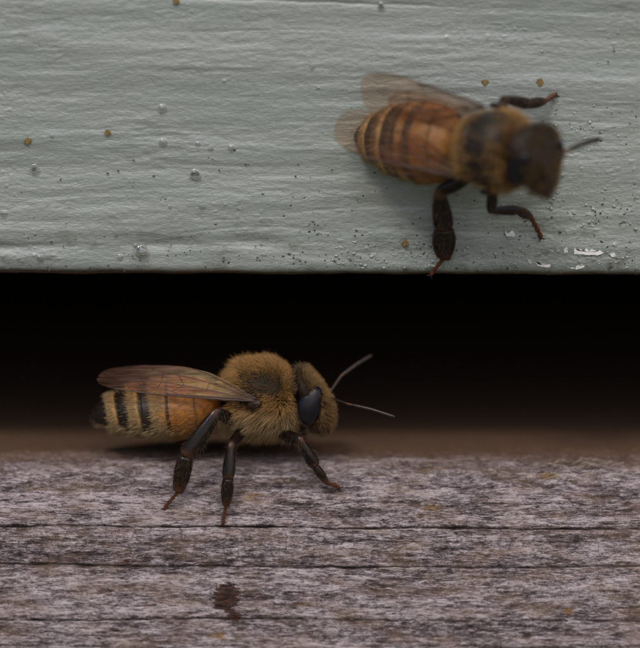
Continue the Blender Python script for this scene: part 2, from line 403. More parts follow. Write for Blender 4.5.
def kpy(py): return (545-py)/PXMM/.9585
CR = [(502,2.5,.11,.75), (526,4.2,.15,1.0), (563,5.5,.17,1.0), (590,1.5,.08,.45), (604,3,.07,.4), (617,1.5,.17,1.0), (485,2,.08,.5), (643,2,.12,.6), (541,3,.07,.4), (514,3,.07,.4), (576,2,.07,.35), (632,2,.07,.35)]
def crack_field(X, k):
    c = 0*X
    for i, (py, drop, wd, st) in enumerate(CR):
        kc_ = kpy(py)-drop/20*(X+16)/32*.8+.10*fbm(X*.16, X*0+i*7.3, 200+i, 3)+.035*vnoise(X*1.1, X*0+i, 220+i)
        wloc = wd*.85*(.75+.6*vnoise(X*.5, X*0+i*3.1, 240+i))
        c = np.maximum(c, st*np.exp(-((k-kc_)/np.maximum(wloc*.42, .02))**2)*(.62+.62*vnoise(X*.30, X*0+i*5.7, 260+i)).clip(.62, 1))
    return np.clip(c, 0, 1)
def wood_h(X, r):
    k = KK[r]; top = (r < nTop)*(np.abs(X) < 60)*sstep(-21, -14, k)*sstep(60, 20, k)
    kw = k+.12*vnoise(X*.25, k*.6, 301)
    h = .07*fbm(X*.05, kw*.7, 311, 3)+.075*fbm(X*.45, kw*2.0, 321, 3)+.080*fbm(X*.9, kw*6.0, 331, 3)+.028*fbm(X*2.5, kw*15, 341, 2)
    # cross checking of the weathered skin: shallow pits between the cracks
    pit = fbm(X*.8+.5*vnoise(X*.6, k*1.5, 8), k*1.7, 351, 3); h -= .10*np.clip(pit-.25, 0, 1)
    h -= .22*crack_field(X, k)
    ins = sstep(kR-1.2, kR+1.5, k); h *= (1-.7*ins)
    return h*top
def wood_attr(X, r, H):
    k = KK[r]
    def blob(px, py, rx, ry): return np.exp(-(((X-(px-320)/20)/(rx/20))**2+((k-kpy(py))/(ry/20/.96))**2))
    st = 1.1*blob(228, 590, 12, 9)+1.1*blob(226, 602, 13, 10)+.8*blob(236, 616, 9, 6)+.62*blob(126, 560, 11, 4)+.5*blob(323, 566, 6, 4)
    oc = .8*blob(551, 472, 20, 8)+.75*blob(433, 508, 16, 9)+.7*blob(250, 497, 18, 9)+.85*blob(219, 634, 13, 7)+1.0*blob(567, 609, 7, 5)+.6*blob(304, 602, 14, 6)+.7*blob(430, 462, 26, 7)+.55*blob(30, 487, 30, 8)
    sc_ = np.exp(-((k-kpy(545))/.80)**4)+.5*np.exp(-((k-kpy(590))/.9)**4)
    return {'scaly': (sc_+0*X).ravel(), 'grain_pos': np.stack([X, k, 0*X], -1).reshape(-1, 3), 'h': H.ravel(), 'crack': (crack_field(X, k)*(r < nTop)).ravel(),
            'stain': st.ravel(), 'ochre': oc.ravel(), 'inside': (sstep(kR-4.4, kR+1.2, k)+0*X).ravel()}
landing = loft_x('landing_board', XS, ROWS[::-1], lambda X, r: wood_h(X, len(ROWS)-1-r.astype(int)), M_WOOD, None, lambda X, r, H: wood_attr(X, len(ROWS)-1-r.astype(int), H))
tag(landing, 'weathered grey cracked wooden landing board below the entrance slot', 'landing board')

def on_nose(px, py, lift=0.0):
    """point of the landing board under a pixel (nose, ridge or floor)"""
    d = P(px, py, 0)-CAMP
    best = None
    for i in range(19, nTop-1):
        a, b_ = ROWS[i], ROWS[i+1]
        # plane of the strip: solve CAMP+t d on line a-b in (y,z)
        A = np.array([[d[1], -(b_[0]-a[0])], [d[2], -(b_[1]-a[1])]])
        if abs(np.linalg.det(A)) < 1e-9: continue
        t, u = np.linalg.solve(A, np.array([a[0]-CAMP[1], a[1]-CAMP[2]]))
        if -1e-6 <= u <= 1+1e-6: best = CAMP+d*t; break
    nrm = unit(np.array([0, -(b_[1]-a[1]), (b_[0]-a[0])]))
    return best+nrm*lift

# ------------------------------------------------------------------ bees
# rings of the body along its axis: x, centre z, half height, half width, shear (x per z), top-widening
RING = np.array([
 (-8.75,-1.18,.02,.02,.15,0), (-8.68,-1.17,.22,.24,.15,0), (-8.45,-1.12,.46,.50,.20,0), (-7.95,-1.02,.78,.92,.22,0), (-7.2,-.92,1.08,1.34,.22,0), (-6.4,-.83,1.31,1.68,.20,0), (-5.4,-.76,1.49,1.92,.15,0),
 (-4.4,-.68,1.54,2.0,.10,0), (-3.5,-.62,1.50,1.92,.06,0), (-2.8,-.56,1.32,1.62,0,0), (-2.35,-.52,1.0,1.15,0,0), (-2.05,-.45,.52,.5,0,0), (-1.92,-.42,.40,.36,0,0), (-1.8,-.38,.52,.55,0,0),
 (-1.55,-.18,1.05,1.15,0,0), (-1.2,-.05,1.56,1.55,0,0), (-.7,.0,1.70,1.74,0,0), (0,.03,1.73,1.85,0,0), (.6,.02,1.70,1.80,.05,0), (1.1,-.02,1.56,1.60,.10,0), (1.42,-.08,1.22,1.22,.16,0), (1.62,-.12,.78,.78,.22,0), (1.74,-.12,.46,.46,.28,0),
 (1.86,-.12,.62,.70,.30,0), (1.98,-.10,1.18,1.30,.32,.10), (2.15,-.08,1.58,1.66,.34,.16), (2.45,-.08,1.76,1.76,.36,.20), (2.8,-.14,1.70,1.64,.34,.24), (3.1,-.30,1.44,1.30,.30,.34), (3.32,-.42,1.20,1.02,.28,.32), (3.50,-.54,.92,.76,.26,.26), (3.62,-.62,.62,.50,.22,.15), (3.70,-.68,.32,.26,.16,0), (3.72,-.70,.02,.02,.1,0)])
SEG = [-2.25, -3.25, -4.6, -5.85, -7.05, -7.8]      # rear edges of the abdomen's plates
def body_mesh(droop=0.0, nth=72, short=1.0):
    chin = 1.24 if short < 1 else 1.04
    xs = np.unique(np.r_[np.linspace(-8.72, -2.0, 200), np.linspace(-2.0, 3.75, 170), RING[:6,0], RING[-6:,0]])
    from_ = RING[:,0]
    def ci(col):                                   # smooth interpolation (monotone-ish cubic through finite differences)
        y = RING[:,col]; x = from_; d = np.gradient(y, x); i = np.clip(np.searchsorted(x, xs)-1, 0, len(x)-2)
        dl = np.diff(y)/np.diff(x)
        for q in range(len(y)):                     # limit overshoot
            a = dl[max(q-1,0)]; b2 = dl[min(q, len(dl)-1)]
            if a*b2 <= 0: d[q] = 0
            else: d[q] = np.sign(d[q])*min(abs(d[q]), 3*min(abs(a), abs(b2)))
        hh = x[i+1]-x[i]; t = (xs-x[i])/hh
        return (2*t**3-3*t**2+1)*y[i]+(t**3-2*t**2+t)*hh*d[i]+(-2*t**3+3*t**2)*y[i+1]+(t**3-t**2)*hh*d[i+1]
    zc, hh, ww, sh, tw = (ci(c) for c in (1,2,3,4,5))
    zc = zc+np.where(xs < -2, droop*(-2-xs), 0)
    # overlapping plates
    st = np.ones_like(xs)
    for a, b2 in zip(SEG[:-1], SEG[1:]):
        m = (xs < a) & (xs >= b2); f = (a-xs)/(a-b2); st[m] = 1+.045*(f[m]-.55)
    m = xs < SEG[-1]; st[m] = 1-.02
    hh = hh*st; ww = ww*st
    th = np.linspace(0, 2*np.pi, nth, endpoint=False)[None]
    cy = np.cos(th); sz = np.sin(th)
    head = (xs > 1.8)[:,None]
    y = ww[:,None]*np.sign(cy)*np.abs(cy)**.94*(1+tw[:,None]*sz*(1.5 if short < 1 else 1))
    z = hh[:,None]*sz*np.where(head & (sz < 0), chin, 1.0)
    # flatter belly on the abdomen
    z = np.where((xs < -2.1)[:,None] & (z < 0), z*.93, z)
    # back plate step (scutellum) and groove of the thorax
    X0 = xs[:,None]+0*th
    g1 = np.exp(-((X0+.72)/.10)**2)*(sz > .2)*sstep(.2, .7, sz); g2 = np.exp(-((X0+1.28)/.09)**2)*sstep(.1, .6, sz)
    k = 1-.05*g1-.07*g2; y = y*k; z = z*k
    x = X0-sh[:,None]*z; x = np.where(X0 < -2, -2+(x+2)*short, x)
    V = np.stack([x, y, zc[:,None]+z], -1)
    rest = np.stack([X0, np.arctan2(z, y/1.0), z/np.maximum(hh[:,None], 1e-4)], -1)
    nr = len(xs)
    return V.reshape(-1,3), rest.reshape(-1,3), grid_faces(nr, nth, True)
def body_colors(V, rest, wide=0):
    x = rest[:,0]; zt = rest[:,2]; n_ = len(x)
    nz = .6*fbm(V[:,0]*1.5+V[:,1], V[:,2]*1.5-V[:,1]*.7, 401, 3)
    dark = np.array((.016, .010, .007)); orange = np.array((.31, .118, .024)) if not wide else np.array((.29, .125, .032)); tan = np.array((.40, .235, .085)) if not wide else np.array((.54, .38, .18)); brown = np.array((.055, .028, .012))
    C = np.tile(dark, (n_,1))
    xw = x+.07*nz
    def mixin(mask, col):
        nonlocal C; C = C*(1-mask[:,None])+col*mask[:,None]
    ab = sstep(-2.0, -2.15, x)
    mixin(ab, orange)
    mixin(ab*sstep(-4.5, -5.9, x), tan)
    mixin(ab*sstep(.14, .05, np.abs(xw+4.62)), brown)                    # rear edges of the plates
    mixin(ab*sstep(.12, .05, np.abs(xw+3.25))*.6, brown)
    mixin(ab*sstep(-5.32+wide, -5.56+wide, xw)*sstep(-6.16, -5.96, xw), dark*1.6)
    mixin(ab*sstep(-6.48+wide*.5, -6.66+wide*.5, xw)*sstep(-7.34, -7.16, xw), dark)
    if wide: mixin(ab*sstep(-4.15, -4.3, xw)*sstep(-4.75, -4.6, xw), dark*1.5)
    mixin(ab*sstep(-7.68, -7.84, xw), dark)
    mixin(ab*sstep(-.45, -.8, zt), np.array((.26, .14, .05)))
    mixin(sstep(-2.1, -1.6, x)*sstep(1.75, 1.2, x), np.array((.020, .014, .010)))
    mixin(sstep(1.8, 2.0, x), np.array((.022, .015, .011)))
    mixin(sstep(3.25, 3.5, x)*sstep(-.3, -.8, zt)*.7, np.array((.10, .045, .02)))
    return C

def strands(name, P0, D, L, rad, col, bend, mat, parent, origin, seed=1):
    """hair: P0 roots, D directions, L lengths, bend = vector added along the length"""
    rr = np.random.default_rng(seed); n_ = len(P0)
    a = np.cross(D, rr.normal(size=(n_,3))); a /= np.linalg.norm(a, axis=1, keepdims=True)+1e-9; c = np.cross(D, a)
    V = np.zeros((n_, 10, 3))
    for q, (t, rk) in enumerate(((0, 1.0), (.4, .85), (.75, .55))):
        p = P0+D*(L*t)[:,None]+bend*(L*t*t)[:,None]
        for s in range(3):
            an = s*2*np.pi/3; V[:, q*3+s] = p+(a*math.cos(an)+c*math.sin(an))*(rad*rk)[:,None]
    V[:, 9] = P0+D*L[:,None]+bend*L[:,None]
    t = []
    for q in range(2):
        for s in range(3):
            s2 = (s+1) % 3; t += [(q*3+s, q*3+s2, q*3+3+s2), (q*3+s, q*3+3+s2, q*3+3+s)]
    for s in range(3): t.append((6+s, 6+(s+1) % 3, 9))
    F = (np.arange(n_)[:,None,None]*10+np.array(t)[None]).reshape(-1,3)
    o = mesh_obj(name, V.reshape(-1,3), [F], mat, parent, origin, attrs={'col': np.repeat(col, 10, 0)}); o['kind'] = 'stuff'
    return o
def scatter(V, tris, dens, n_, rr):
    A = .5*np.linalg.norm(np.cross(V[tris[:,1]]-V[tris[:,0]], V[tris[:,2]]-V[tris[:,0]]), axis=1)*dens[tris].mean(1)
    idx = rr.choice(len(tris), n_, p=A/A.sum()); u = rr.random((n_,2)); f = u.sum(1) > 1; u[f] = 1-u[f]
    bc = np.stack([1-u.sum(1), u[:,0], u[:,1]], -1); return idx, bc
def interp(a, tris, idx, bc):
    return (a[tris[idx]]*bc[..., None]).sum(1) if a.ndim == 2 else (a[tris[idx]]*bc).sum(1)

def rotm(ax, ang):
    ax = unit(ax); c, s = math.cos(ang), math.sin(ang); x, y, z = ax
    return np.array([[c+x*x*(1-c), x*y*(1-c)-z*s, x*z*(1-c)+y*s], [y*x*(1-c)+z*s, c+y*y*(1-c), y*z*(1-c)-x*s], [z*x*(1-c)-y*s, z*y*(1-c)+x*s, c+z*z*(1-c)]])

WU = np.array([0, .06, .15, .3, .45, .6, .72, .83, .91, .96, .985, .996, 1.0])
WC = np.array([0, -.03, -.06, -.08, -.08, -.06, -.02, .10, .26, .46, .66, .86, 1.10])
WG = np.array([.14, .42, .92, 1.62, 2.10, 2.48, 2.72, 2.72, 2.52, 2.20, 1.86, 1.54, 1.12])
HWC = np.array([0, -.02, -.03, -.04, -.02, .02, .08, .2, .38, .52, .64, .76, .86])
HWG = np.array([.1, .3, .75, 1.3, 1.6, 1.72, 1.72, 1.6, 1.4, 1.22, 1.08, .97, .88])
FORE_VEINS = [([(0,.03),(.25,.012),(.5,.012),(.78,.012),(.9,.02)], .045), ([(0,.3),(.2,.12),(.4,.07),(.56,.06)], .045),
 ([(.48,.07),(.56,.2),(.68,.26),(.82,.22),(.90,.10),(.93,.02)], .024), ([(0,.5),(.15,.36),(.32,.36),(.46,.42),(.6,.48),(.76,.50),(.88,.44)], .030),
 ([(0,.7),(.15,.60),(.32,.64),(.47,.72),(.58,.78),(.68,.86)], .026), ([(0,.9),(.15,.88),(.3,.93),(.42,.98)], .026),
 ([(.32,.36),(.30,.64)], .020), ([(.46,.42),(.50,.74)], .022), ([(.46,.42),(.53,.14)], .024), ([(.60,.48),(.60,.80)], .020), ([(.60,.48),(.62,.24)], .020),
 ([(.72,.49),(.70,.27)], .020), ([(.82,.47),(.80,.24)], .018), ([(.68,.86),(.72,.68),(.76,.50)], .020)]
HIND_VEINS = [([(0,.05),(.4,.02),(.8,.02)], .035), ([(0,.3),(.2,.35),(.4,.4),(.6,.42),(.8,.4)], .024), ([(0,.6),(.3,.7),(.5,.8)], .022), ([(.4,.4),(.42,.75)], .018), ([(.4,.4),(.5,.03)], .02)]
def wing(name, bee, origin, root, tip, across, L=None, hind=False, wscale=1.0, camber=.10, opacity=(.34, .5), seed=0, twist=0.0):
    """root,tip world points of the leading edge; across = world direction from leading to trailing edge"""
    root = np.asarray(root, float); C_, G_ = (HWC, HWG) if hind else (WC, WG)
    e1 = np.asarray(tip, float)-root
    for _ in range(6):
        e2 = unit(across-e1*np.dot(across, e1)/np.dot(e1, e1)); e1 = np.asarray(tip, float)-root-e2*C_[-1]*wscale
    L = np.linalg.norm(e1); e1 = e1/L; e2 = unit(across-e1*np.dot(across, e1)); e3 = np.cross(e1, e2)
    def pos(u, f):
        u = np.asarray(u, float); f = np.asarray(f, float)
        c = np.interp(u, WU, C_)*wscale; g_ = np.interp(u, WU, G_)*wscale; v = c+(g_-c)*f
        v0 = 1.1*wscale*sstep(.5, 1.0, u)*0
        hgt = camber*np.sin(np.clip(f,0,1)*math.pi)*(1-.5*u)+.035*np.sin(f*17+u*3)*(1-u*.6)*sstep(0,.1,u)+.03*vnoise(u*7, f*3+seed, 500+seed)
        tw_ = twist*(1-sstep(.1, .9, u)); ca, sa = np.cos(tw_)[..., None], np.sin(tw_)[..., None]
        return root+e1*(u*L)[..., None]+(e2*ca+e3*sa)*v[..., None]+(e3*ca-e2*sa)*hgt[..., None]
    uu = np.r_[np.linspace(0, .9, 64), 1-.1*np.linspace(1, 0, 30)[1:]**2]; ff = np.linspace(0, 1, 34)
    U, F_ = np.meshgrid(uu, ff, indexing='ij'); V = pos(U, F_).reshape(-1,3)
    op = opacity[1]+(opacity[0]-opacity[1])*sstep(.45, .95, U)
    C2 = np.interp(U, WU, C_); G2 = np.interp(U, WU, G_)
    o = mesh_obj(name, V, grid_faces(len(uu), len(ff)), M_WING, bee, origin, attrs={'wing_pos': np.stack([U*L, (C2+(G2-C2)*F_)*2, 0*U], -1).reshape(-1,3), 'wing_opacity': op.ravel()})
    sol = o.modifiers.new('thickness', 'SOLIDIFY'); sol.thickness = .012; sol.offset = 0
    parts = []
    for path, rad in (HIND_VEINS if hind else FORE_VEINS):
        p = smooth(resample(path, 26), 3); q = pos(p[:,0], p[:,1]); r_ = rad*(1-.45*p[:,0])
        parts.append(tube(q, r_, 6))
    Vv, Fv = join(parts); mesh_obj('wing_vein', Vv, Fv, M_VEIN, o, origin)
    return o

DK = np.array((.009, .0055, .004)); RD = np.array((.105, .036, .016)); BR = np.array((.040, .017, .009))
def leg(bee, origin, pts, widths, flat, flat_dir, seed, hair_n=260, tint=1.0, hairlen=.34):
    """pts: hip, knee, end of tibia, end of basitarsus, foot; widths: femur, tibia, basitarsus, tarsus radii"""
    pts = [np.asarray(p, float) for p in pts]; rr = np.random.default_rng(seed); hair_n = int(hair_n*1.5)
    def seg(a, b_, w0, w1, w2, n_=12, peak=.55, bow=None):
        t = np.linspace(0, 1, n_); p = a+(b_-a)*t[:,None]
        if bow is not None: p = p+np.sin(t*math.pi)[:,None]*bow
        r_ = np.where(t < peak, w0+(w1-w0)*np.sin(t/peak*math.pi/2), w2+(w1-w2)*np.cos((t-peak)/(1-peak)*math.pi/2)**.8)
        return p, r_
    fe, re_ = seg(pts[0], pts[1], widths[0]*.7, widths[0], widths[0]*.72, 14, .45)
    ti, rt = seg(pts[1], pts[2], widths[1]*.52, widths[1], widths[1]*.80, 18, .78)
    p = smooth(np.concatenate([fe, ti[1:]]), 1); r_ = np.r_[re_, rt[1:]]
    V, F = tube(p, r_, 14, flat, flat_dir)
    C = np.tile(DK*tint, (len(V),1)); row = np.minimum(np.arange(len(V))//14, len(p)-1)
    m = np.exp(-((row-13.5)/1.2)**2)+np.exp(-((row-len(p)+1)/1.6)**2); C = C*(1-m[:,None]).clip(0)+BR*1.6*m[:,None].clip(0, 1)
    o = mesh_obj('leg', V, F, M_LEG, bee, origin, attrs={'col': C})
    # tarsus: wide basitarsus, four small joints, claws
    ba, rb = seg(pts[2], pts[3], widths[2]*.80, widths[2], widths[2]*.55, 14, .38)
    ta = resample([pts[3], pts[3]+(pts[4]-pts[3])*.85+np.array((0,0,.06)), pts[4]], 21); ts = np.linspace(0, 1, 21)
    rta = widths[3]*(.72+.42*np.abs(np.sin(ts*math.pi*4))**.6)
    p2 = np.concatenate([ba, ta[1:]]); r2 = np.r_[rb, rta[1:]]
    V2, F2 = tube(p2, r2, 12, flat, flat_dir)
    row = np.minimum(np.arange(len(V2))//12, len(p2)-1); m = sstep(8, 15, row)
    C2 = (DK*tint*1.4)*(1-m[:,None])+RD*m[:,None]
    dirv = unit(pts[4]-pts[3]); sidev = unit(np.cross(dirv, flat_dir))
    parts = [(V2, F2)]
    for s in (-1, 1):
        cp = [pts[4], pts[4]+dirv*.10+sidev*s*.10, pts[4]+dirv*.17+sidev*s*.17-np.asarray(flat_dir)*0]
        parts.append(tube(resample(cp, 6), np.linspace(.05, .012, 6), 6))
    nb = len(V2); V3, F3 = join(parts); C3 = np.concatenate([C2, np.tile(RD*.6, (len(V3)-nb,1))])
    mesh_obj('tarsus', V3, F3, M_LEG, o, origin, attrs={'col': C3})
    # bristles
    Va = np.concatenate([V, V2]); Fa = tris_of([np.asarray(f) for f in F]+[np.asarray(f)+len(V) for f in F2])
    N = vnormals(Va, Fa); idx, bc = scatter(Va, Fa, np.ones(len(Va)), hair_n, rr)
    P0 = interp(Va, Fa, idx, bc); Nn = interp(N, Fa, idx, bc)
    down = unit(pts[4]-pts[1]); D = Nn*.8+down*.55+rr.normal(size=(hair_n,3))*.18; D /= np.linalg.norm(D, axis=1, keepdims=True)
    Lh = hairlen*rr.uniform(.35, 1.0, hair_n)
    tc_ = np.array((.13, .066, .030))*rr.uniform(.3, 1.1, (hair_n,1))
    strands('leg_hair', P0, D, Lh, np.full(hair_n, .0055), tc_, np.tile(down*.3, (hair_n,1)), M_HAIR, o, origin, seed)
    return o
def antenna(bee, origin, pts, seed, r0=.085):
    a, b_, c = [np.asarray(p, float) for p in pts]
    sc = resample([a, b_], 10); fl = smooth(resample([b_, .5*(b_+c)+np.array((0,0,.06)), c], 45), 3)
    rs = r0*np.array([1.0,.8,.72,.72,.75,.78,.8,.8,.75,.6]); t = np.linspace(0, 1, 45)
    rf = r0*(.62+.42*sstep(0, .18, t)+.05*np.abs(np.sin(t*math.pi*11)))*np.where(t > .97, .7, 1)
    V, F = tube(np.concatenate([sc, fl[1:]]), np.r_[rs, rf[1:]], 10)
    row = np.minimum(np.arange(len(V))//10, 53); C = np.tile(np.array((.050, .038, .034)), (len(V),1)); m = np.exp(-((row-10)/1.5)**2)
    C = C*.7*(1-m[:,None])+np.array((.16,.06,.025))*m[:,None]
    return mesh_obj('antenna', V, F, M_LEG, bee, origin, attrs={'col': C})

def make_bee(name, label, M, T0, droop, headrot, hair_scale, seed, hair_dark=1.0, bare=False, short=1.0, hsc=.89):
    """M columns = forward, left, dorsal in world; T0 thorax centre. Returns empty, origin, local->world functions"""
    origin = np.array(T0)
    bee = tag(empty(name, T0), label, 'bee', 'honey bees at the hive entrance')
    V, rest, Q = body_mesh(droop, 72, short)
    piv = np.array((1.72, 0, -.12))
    def hd(p):                                  # head posture
        return ((np.asarray(p)-piv)*hsc)@headrot.T+piv+np.array((.09, 0, 0))
    wgt = sstep(1.62, 1.92, rest[:,0])[:,None]
    V = V*(1-wgt)+hd(V)*wgt
    W = V@M.T+T0
    C = body_colors(V, rest, .30 if bare else 0)
    mesh_obj('body', W, Q, M_BODY, bee, origin, attrs={'col': C, 'gloss': (.24 if bare else .07)+(.10 if bare else .26)*sstep(-1.9, -2.2, rest[:,0])})
    toW = lambda p: np.asarray(p)@M.T+T0
    toWh = lambda p: hd(p)@M.T+T0
    rr = np.random.default_rng(seed)
    # eyes
    for s in (-1, 1):
        th = np.linspace(0, 2*np.pi, 40, endpoint=False); ph = np.linspace(-np.pi/2, np.pi/2, 26)
        TH, PH = np.meshgrid(th, ph); E = np.stack([.66*np.cos(PH)*np.cos(TH), .42*np.cos(PH)*np.sin(TH), 1.14*np.sin(PH)], -1).reshape(-1,3)
        E[:,0] += .16*(E[:,2]/1.1)**2
        Rm = rotm((0,0,1), -s*.22)@rotm((0,1,0), .30)@rotm((1,0,0), s*.10)
        E = E@Rm.T+np.array((2.46, s*1.49, -.22))
        eye = mesh_obj('compound_eye', toWh(E), grid_faces(26, 40, True), M_EYE, bee, origin)
    for y, x in ((0, 2.35), (-.28, 2.1), (.28, 2.1)):
        Vo, Fo = icolump(.11, 3, 1, 2, 0); mesh_obj('ocellus', toWh(Vo+np.array((x-.15, y, 1.62))), [Fo], M_EYE, bee, origin)
    for s in (-1, 1):                           # mandibles
        pm = resample([(3.40, s*.55, -1.30), (3.52, s*.45, -1.70), (3.52, s*.14, -2.05)], 12)
        Vm, Fm = tube(pm, .26*(1-.6*np.linspace(0,1,12)**1.5), 12, .6, (1,0,0))
        mesh_obj('mandible', toWh(Vm), Fm, M_LEG, bee, origin, attrs={'col': np.tile((.085,.032,.014), (len(Vm),1))})
    pt = resample([(3.1, 0, -1.5), (2.95, 0, -1.95), (2.4, 0, -1.95)], 14); Vt, Ft = tube(pt, np.linspace(.3, .12, 14), 10)
    mesh_obj('tongue_sheath', toWh(Vt), Ft, M_LEG, bee, origin, attrs={'col': np.tile((.12,.05,.02), (len(Vt),1))})
    for s in (-1, 1):                           # tegula, the scale over each wing root
        Vk, Fk = icolump(.27, 5, 1, 3, .12); Vk[:,0] *= 1.35; Vk[:,1] *= .55
        mesh_obj('wing_base', toW(Vk+np.array((-.22, s*2.12, -.08))), [Fk], M_LEG, bee, origin, attrs={'col': np.tile((.03,.015,.01), (len(Vk),1))})
    # ---- hair
    Tr = tris_of([Q]); N = vnormals(W, Tr)
    if np.mean(np.sum(N*(W-W.mean(0)), 1)) < 0: N = -N
    x = rest[:,0]; zt = rest[:,2]
    fwd, left, dors = M[:,0], M[:,1], M[:,2]
    groups = []
    # thorax: long and dense, thinner on the middle of the back
    dt = sstep(-1.75, -1.5, x)*sstep(1.65, 1.35, x); bald = np.exp(-((x-.05)/.8)**2)*sstep(.45, .78, zt)
    nb_ = .35*vnoise(V[:,0]*1.7+V[:,1]*.5, V[:,2]*1.7, 611)
    side_bald = np.exp(-((x-.30)/(1.0+nb_))**4-((zt-.50)/(.38+.4*nb_))**4)
    wzone = np.exp(-((x+.30)/.55)**4-((zt+.0)/.24)**4)+sstep(-.2,-.5,x)*np.exp(-((zt-.10)/.25)**4)
    if bare: bald = np.exp(-((x-.05)/1.22)**4)*sstep(.0, .3, zt)*1.13; side_bald = 0*x
    dt = dt*np.clip(1-.86*bald*(1 if bare else .3)-.62*side_bald-.7*wzone, .03, 1)
    V0 = body_mesh(droop, 72, short)[0]; ed = ((V0[:,0]-2.44+.25*(V0[:,2]+.22))/.60)**2+((V0[:,2]+.22)/1.03)**2
    dh = sstep(1.88, 2.1, x)*(1-.5*sstep(2.75, 2.4, x)*sstep(.35, .65, zt))*np.where((np.abs(V0[:,1]) > .9) & (ed < 1), 0, 1)*(.35+.65*sstep(2.2, 2.8, x))*(.25+.75*sstep(-.35, .25, vnoise(V0[:,0]*2.2+V0[:,1], V0[:,2]*2.2-V0[:,1], 77)))
    dt = dt*(.45+.55*sstep(-.4, .2, vnoise(V0[:,0]*1.8+V0[:,1]*.8, V0[:,2]*1.8-V0[:,1], 79)))
    da = sstep(-2.05, -2.3, x); band = np.clip(sstep(-5.48,-5.34, x)*sstep(-4.65,-4.8, x)+sstep(-6.62,-6.5, x)*sstep(-6.06,-6.2, x)+sstep(-7.75,-7.6,x)*sstep(-7.26,-7.38,x), 0, 1)
    if bare: band = band*.7*sstep(-5.2,-5.35,x)
    daa = da*(.03+.9*band+.35*sstep(-.3,-.8,zt)+.22*sstep(-4.6,-4.4,x))*(.12+.88*sstep(-7.85,-7.7,x))
    for nm, dens, cnt, l0, l1, rad, lift, back, col, dn in (
        ('thorax_hair', dt, int((8500 if bare else 15000)*hair_scale), .34, .80, .0100, 1.0, .42, (.52,.29,.095), .16),
        ('head_hair', dh, int((2200 if bare else 5200)*hair_scale), .14, .40, .0095, 1.0, -.05, (.46,.27,.105), .05),
        ('abdomen_hair', daa, int(9000*hair_scale), .12, .30, .0065, .42, 1.0, (.52,.37,.19), .05)):
        idx, bc = scatter(W, Tr, dens, cnt, rr)
        P0 = interp(W, Tr, idx, bc); Nn = interp(N, Tr, idx, bc); xr = interp(rest, Tr, idx, bc)
        Nn /= np.linalg.norm(Nn, axis=1, keepdims=True)
        # tufts: nearby hairs share a lean
        q = np.floor((xr[:,0]+9)*3.2)*57+np.floor((xr[:,1]+4)*4.5); lean = np.stack([hash01(q, q*0+k, 600+seed)-.5 for k in range(3)], -1)
        D = Nn*lift-fwd*back-dors*dn*(xr[:,2:3] < .3)+rr.normal(size=(cnt,3))*.20+lean*.55
        D /= np.linalg.norm(D, axis=1, keepdims=True)
        Lh = rr.uniform(l0, l1, cnt)
        if nm == 'thorax_hair':
            sb = interp(side_bald, Tr, idx, bc); wz = interp(np.clip(wzone, 0, 1), Tr, idx, bc)
            Lh *= np.where(xr[:,2] < -.1, 1.05, .80)*(1-.62*sb)*(1-.7*wz)*(.72 if bare else 1)
        if nm == 'head_hair': cc_dark = .45 if bare else .80
        if nm == 'abdomen_hair': Lh *= np.where(xr[:,2] < -.4, 1.3, 1.0)
        cc_ = np.array(col)*hair_dark*rr.uniform(.5, 1.4, (cnt,1))
        if nm == 'head_hair': cc_ = cc_*cc_dark*(.38+.62*sstep(2.3, 3.1, xr[:,0:1]))
        if nm == 'thorax_hair':
            pale = sstep(.0, -.6, xr[:,2])[:,None]; cc_ = cc_*(1-pale)+cc_*np.array((1.08,1.36,2.2))*pale; cc_ = cc_*(1-.62*sb[:,None])
        if nm == 'abdomen_hair':
            og = sstep(-4.7,-4.2, xr[:,0])[:,None]; cc_ = cc_*(1-og)+cc_*np.array((1.0,.72,.4))*og
        bend = -fwd*.25-np.array((0,0,1))*.10+rr.normal(size=(cnt,3))*.12
        strands(nm, P0, D, Lh, np.full(cnt, rad)*rr.uniform(.8, 1.2, cnt), cc_, bend, M_HAIR, bee, origin, seed+3)
    return bee, origin, toW, toWh

# ---- bee walking on the landing board, seen from its right side
yaw = R(-3); f1 = np.array((math.cos(yaw), math.sin(yaw), -.0)); d1 = np.array((0,0,1.)); M1 = np.stack([f1, np.cross(d1, f1), d1], -1)
T1 = P(262, 396, 2.0)
bee1, O1, W1, H1 = make_bee('honey_bee', 'sharp striped bee walking on the grey landing board in the entrance slot', M1, T1, .0, rotm((0,1,0), R(0)), 1.25, 21)
leg(bee1, O1, [P(238, 424, 1.0), P(217, 412, -.2), P(186, 457, -.35), P(178, 492, .1), on_nose(165, 509, .07)], (.33, .46, .44, .085), .55, (0,1,0), 1, 520)
leg(bee1, O1, [P(244, 428, 1.2), P(231, 445, .0), P(228, 479, -.2), P(226, 506, .05), on_nose(223, 524, .07)], (.28, .33, .32, .085), .7, (0,1,0), 2, 360)
leg(bee1, O1, [P(281, 434, 1.2), P(301, 441, .2), P(315, 466, .35), P(327, 483, .55), on_nose(339, 489, .07)], (.34, .32, .22, .10), .75, (0,1,0), 3, 360, hairlen=.42)
fl = lambda x, y: np.array((x, y, ZF+.07))
x0 = T1[0]; y0 = T1[1]
leg(bee1, O1, [P(240, 424, 3.0), np.array((x0-2.3, y0+2.6, ZF+2.6)), np.array((x0-3.4, y0+3.2, ZF+1.1)), np.array((x0-3.9, y0+3.4, ZF+.35)), fl(x0-4.5, y0+3.5)], (.34, .46, .44, .10), .55, (0,1,0), 4, 200)
leg(bee1, O1, [P(250, 428, 3.0), np.array((x0-.6, y0+2.5, ZF+2.4)), np.array((x0-.5, y0+3.5, ZF+1.1)), np.array((x0-.4, y0+3.9, ZF+.4)), fl(x0-.3, y0+4.4)], (.30, .34, .34, .10), .7, (0,1,0), 5, 200)
